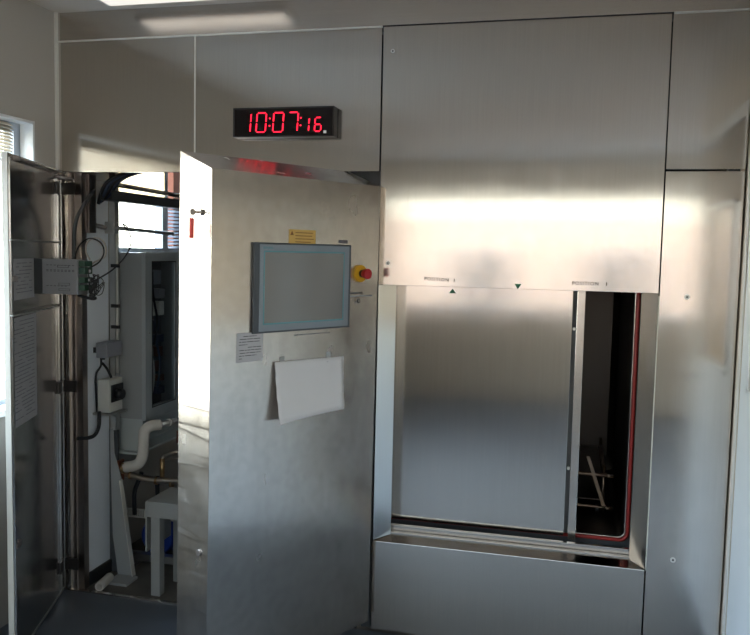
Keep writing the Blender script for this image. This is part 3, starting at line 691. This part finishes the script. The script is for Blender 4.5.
# electrical cabinet
ec = thing('electrical_cabinet', 'grey electrical cabinet with glazed door inside the service bay', 'cabinet', (-1.30, .45, .75))
boxes('cabinet_body', [(-1.370, -1.225, .290, .296, .752, 1.553), (-1.370, -1.364, .296, .72, .752, 1.553), (-1.364, -1.225, .714, .72, .752, 1.553), (-1.364, -1.225, .296, .714, .752, .758), (-1.364, -1.225, .296, .714, 1.547, 1.553)], 'cab', ec)
dr = boxes('cabinet_door', [(-1.225, -1.205, .286, .352, .748, 1.557), (-1.225, -1.205, .582, .724, .748, 1.557), (-1.225, -1.205, .352, .582, .748, .806), (-1.225, -1.205, .352, .582, 1.508, 1.557)], 'cabd', ec)
box('pane', -1.214, -1.209, .353, .581, .807, 1.507, 'cabglass', dr)
boxes('seal', [(-1.2052, -1.2035, .346, .352, .80, 1.514), (-1.2052, -1.2035, .582, .588, .80, 1.514), (-1.2052, -1.2035, .352, .582, .80, .806), (-1.2052, -1.2035, .352, .582, 1.508, 1.514)], 'black', dr)
screw((-1.204, .315, 1.17), (1, 0, 0), dr, .004)
boxes('back_plate', [(-1.362, -1.356, .30, .712, .76, 1.545)], 'darkm', ec)
random.seed(7)
pal = ['whiteb', 'greyb', 'black', 'bluec', 'whiteb', 'greyb', 'bluec', 'copper', 'pale']
z = .83; k = 0
while z < 1.48:
    h = random.uniform(.03, .09); y = .36
    while y < .57:
        wd = random.uniform(.03, .08)
        box('component', -1.355, -1.355+random.uniform(.05, .10), y, min(y+wd, .60), z, z+h*random.uniform(.75, 1), random.choice(pal), ec); y += wd+.006; k += 1
    z += h+.016
for k, (y, z0) in enumerate(((.40, .84), (.46, .88), (.43, 1.1))):
    tube('wiring', [(-1.24, y, z0), (-1.235, y+.02, z0+.12), (-1.24, y-.01, z0+.25), (-1.25, y, z0+.36)], .006, ['whitec', 'bluec', 'cable'][k], ec)

# support and pipework under the cabinet
sh = thing('cabinet_support', 'pale sheet metal shelf and plate under the electrical cabinet', 'support', (-1.3, .5, .57))
boxes('upright_plate', [(-1.372, -1.245, .33, .336, .585, .75)], 'plate', sh)
boxes('side_plate', [(-1.35, -1.345, .336, 1.1, .585, .75)], 'plate', sh)
boxes('shelf', [(-1.372, -1.245, .29, 1.1, .575, .585)], 'plate', sh)
wp = thing('insulated_pipe', 'white insulated elbow pipe below the electrical cabinet', 'pipe', (-1.21, .28, .52))
tube('insulation', [(-1.155, .34, .722), (-1.185, .31, .722), (-1.205, .285, .705), (-1.21, .28, .68), (-1.211, .27, .59), (-1.222, .262, .552), (-1.25, .26, .532), (-1.30, .26, .520)], .0265, 'insul', wp, 14)
cyl('pipe_end', (-1.155, .34, .722), (.3, 1, .03), .014, .25, 'zinc', wp, 16); cyl('clamp_ring', (-1.14, .39, .7235), (.3, 1, .03), .019, .015, 'screw', wp, 16)
cf = thing('copper_fitting', 'brown copper valve body where the insulated pipe ends', 'fitting', (-1.33, .27, .5))
cyl('body', (-1.33, .26, .515), (1, 0, 0), .024, .03, 'copper', cf, 18); boxes('flange', [(-1.333, -1.318, .235, .285, .45, .555)], 'copper', cf, .004)
cyl('nut', (-1.31, .26, .517), (1, 0, 0), .031, .012, 'brass', cf, 6)
mp = thing('drain_pipe', 'stainless pipe with brass collars crossing the lower service bay', 'pipe', (-1.2, .3, .46))
tube('pipe', [(-1.353, .30, .474), (-1.28, .30, .470), (-1.20, .30, .458), (-1.10, .30, .460), (-1.0, .30, .470)], .0155, 'steelp', mp, 14)
for x in (-1.30, -1.16, -1.08): cyl('collar', (x, .30, .474-.10*(x+1.353)+.0), (1, 0, 0), .019, .012, 'brass', mp, 14)
vv = thing('brass_valve', 'small brass valve with curved pipe beside the control door edge', 'valve', (-1.04, .4, .55))
cyl('valve_body', (-1.13, .31, .465), (0, 0, 1), .012, .10, 'brass', vv, 12); cyl('valve_body', (-1.09, .42, .62), (0, 0, 1), .02, .06, 'copper', vv, 14)
tube('loop_pipe', [(-1.0, .40, .60), (-1.10, .38, .58), (-1.13, .31, .565), (-1.10, .40, .545), (-1.0, .40, .550)], .009, 'steelp', vv)
for k, P in enumerate(([(-1.27, .36, .47), (-1.29, .36, .42), (-1.31, .36, .36), (-1.315, .37, .25)], [(-1.18, .36, .455), (-1.19, .37, .40), (-1.19, .38, .30)])):
    tag(tube('hose', P, .011, 'cable'), ['black hose slanting down on the left below the drain pipe', 'black hose dropping straight below the drain pipe'][k], 'hose')
gr = thing('vent_grille', 'pale slotted strip low in the service bay above the blue pump', 'grille', (-1.3, .4, .22))
bm = bmesh.new(); add_box(bm, -1.395, -1.10, .40, .406, .262, .268); add_box(bm, -1.395, -1.10, .40, .406, .224, .230)
for k in range(24): add_box(bm, -1.395+.0125*k, -1.388+.0125*k, .40, .406, .230, .262)
obj('grille', bm, 'whiteb', gr)
pu = thing('pump_motor', 'dark blue pump motor on the bay floor behind the stand', 'pump', (-1.2, .5, 0))
bm = bmesh.new(); add_cyl(bm, (-1.235, .46, .115), (0, 1, 0), .095, .34, 36)
for k in range(14):
    a = 2*math.pi*k/14; c, s_ = math.cos(a), math.sin(a)
    add_prism(bm, [(-1.235+.09*c-.003*s_, .50, .115+.09*s_+.003*c), (-1.235+.108*c-.003*s_, .50, .115+.108*s_+.003*c), (-1.235+.108*c+.003*s_, .50, .115+.108*s_-.003*c), (-1.235+.09*c+.003*s_, .50, .115+.09*s_-.003*c)], (0, .28, 0))
obj('motor_body', bm, 'blue', pu); cyl('end_cap', (-1.235, .44, .115), (0, 1, 0), .08, .02, 'blue', pu, 36, .095)
boxes('foot', [(-1.30, -1.17, .50, .76, .0, .03)], 'darkm', pu)
bt = thing('blue_tank', 'blue cylinder tank beside the control door edge low in the bay', 'tank', (-1.03, .55, 0))
cyl('tank_body', (-1.01, .58, .04), (0, 0, 1), .085, .36, 'blue', bt, 32, bevel=.02); cyl('base_ring', (-1.01, .58, 0), (0, 0, 1), .075, .042, 'darkm', bt, 32)
tag(boxes('base_rail', [(-1.37, -.60, .36, .40, .02, .055), (-1.33, -1.29, .36, .40, 0, .02), (-.70, -.66, .36, .40, 0, .02)], 'zinc'), 'grey base rail on the bay floor in front of the pump', 'rail')
bs = prism('bent_sheet', [(-1.345, .20, .716), (-1.328, .20, .720), (-1.322, .20, .600), (-1.283, .20, .480), (-1.222, .20, .065), (-1.212, .20, .02), (-1.212, .20, 0), (-1.305, .20, 0), (-1.315, .20, .086), (-1.332, .20, .20)], (0, .004, 0), 'cab')
tag(bs, 'tall tapering sheet metal bracket leaning at the left of the bay', 'bracket')
sb = bpy.data.objects['bent_sheet']
prism('edge_lip', [(-1.2795, .170, .480), (-1.2775, .170, .480), (-1.2105, .170, .020), (-1.2125, .170, .020)], (0, .03, 0), 'pale', sb)
box('foot_plate', -1.305, -1.20, .10, .20, 0.0, .012, 'cab', sb)

M['stand'] = mat('shaded_stand_paint', (.34, .34, .32), .5)  # greyish white paint, darkened to put the lower bay's shade into its colour
sd_ = thing('equipment_stand', 'small white painted steel stand in the service bay beside the control door', 'stand', (-.95, .1, 0))
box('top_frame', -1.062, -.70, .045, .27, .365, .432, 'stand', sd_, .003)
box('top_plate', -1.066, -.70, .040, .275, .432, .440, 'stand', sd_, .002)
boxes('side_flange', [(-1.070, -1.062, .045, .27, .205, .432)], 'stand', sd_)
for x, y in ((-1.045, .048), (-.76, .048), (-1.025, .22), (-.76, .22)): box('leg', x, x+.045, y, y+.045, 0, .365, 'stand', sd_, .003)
ro = thing('pipe_offcut', 'short white pipe offcut lying on the bay floor', 'pipe', (-1.3, .07, .02))
bm = bmesh.new(); c0 = Vector((-1.292, .022, .021)); ax = Vector((-.15, 1, 0)).normalized(); q_ = ax.to_track_quat('Z', 'Y')
rg = []
for rad, tt in ((.021, 0), (.021, .115), (.015, .115), (.015, 0)):
    rg.append([bm.verts.new(c0+ax*tt+q_ @ Vector((rad*math.cos(k*math.pi/12), rad*math.sin(k*math.pi/12), 0))) for k in range(24)])
for i in range(4):
    for k in range(24): bm.faces.new((rg[i][k], rg[i][(k+1) % 24], rg[(i+1) % 4][(k+1) % 24], rg[(i+1) % 4][k]))
obj('offcut', bm, 'insul', ro)

for o in bpy.data.objects:
    if '_local' in o: del o['_local']
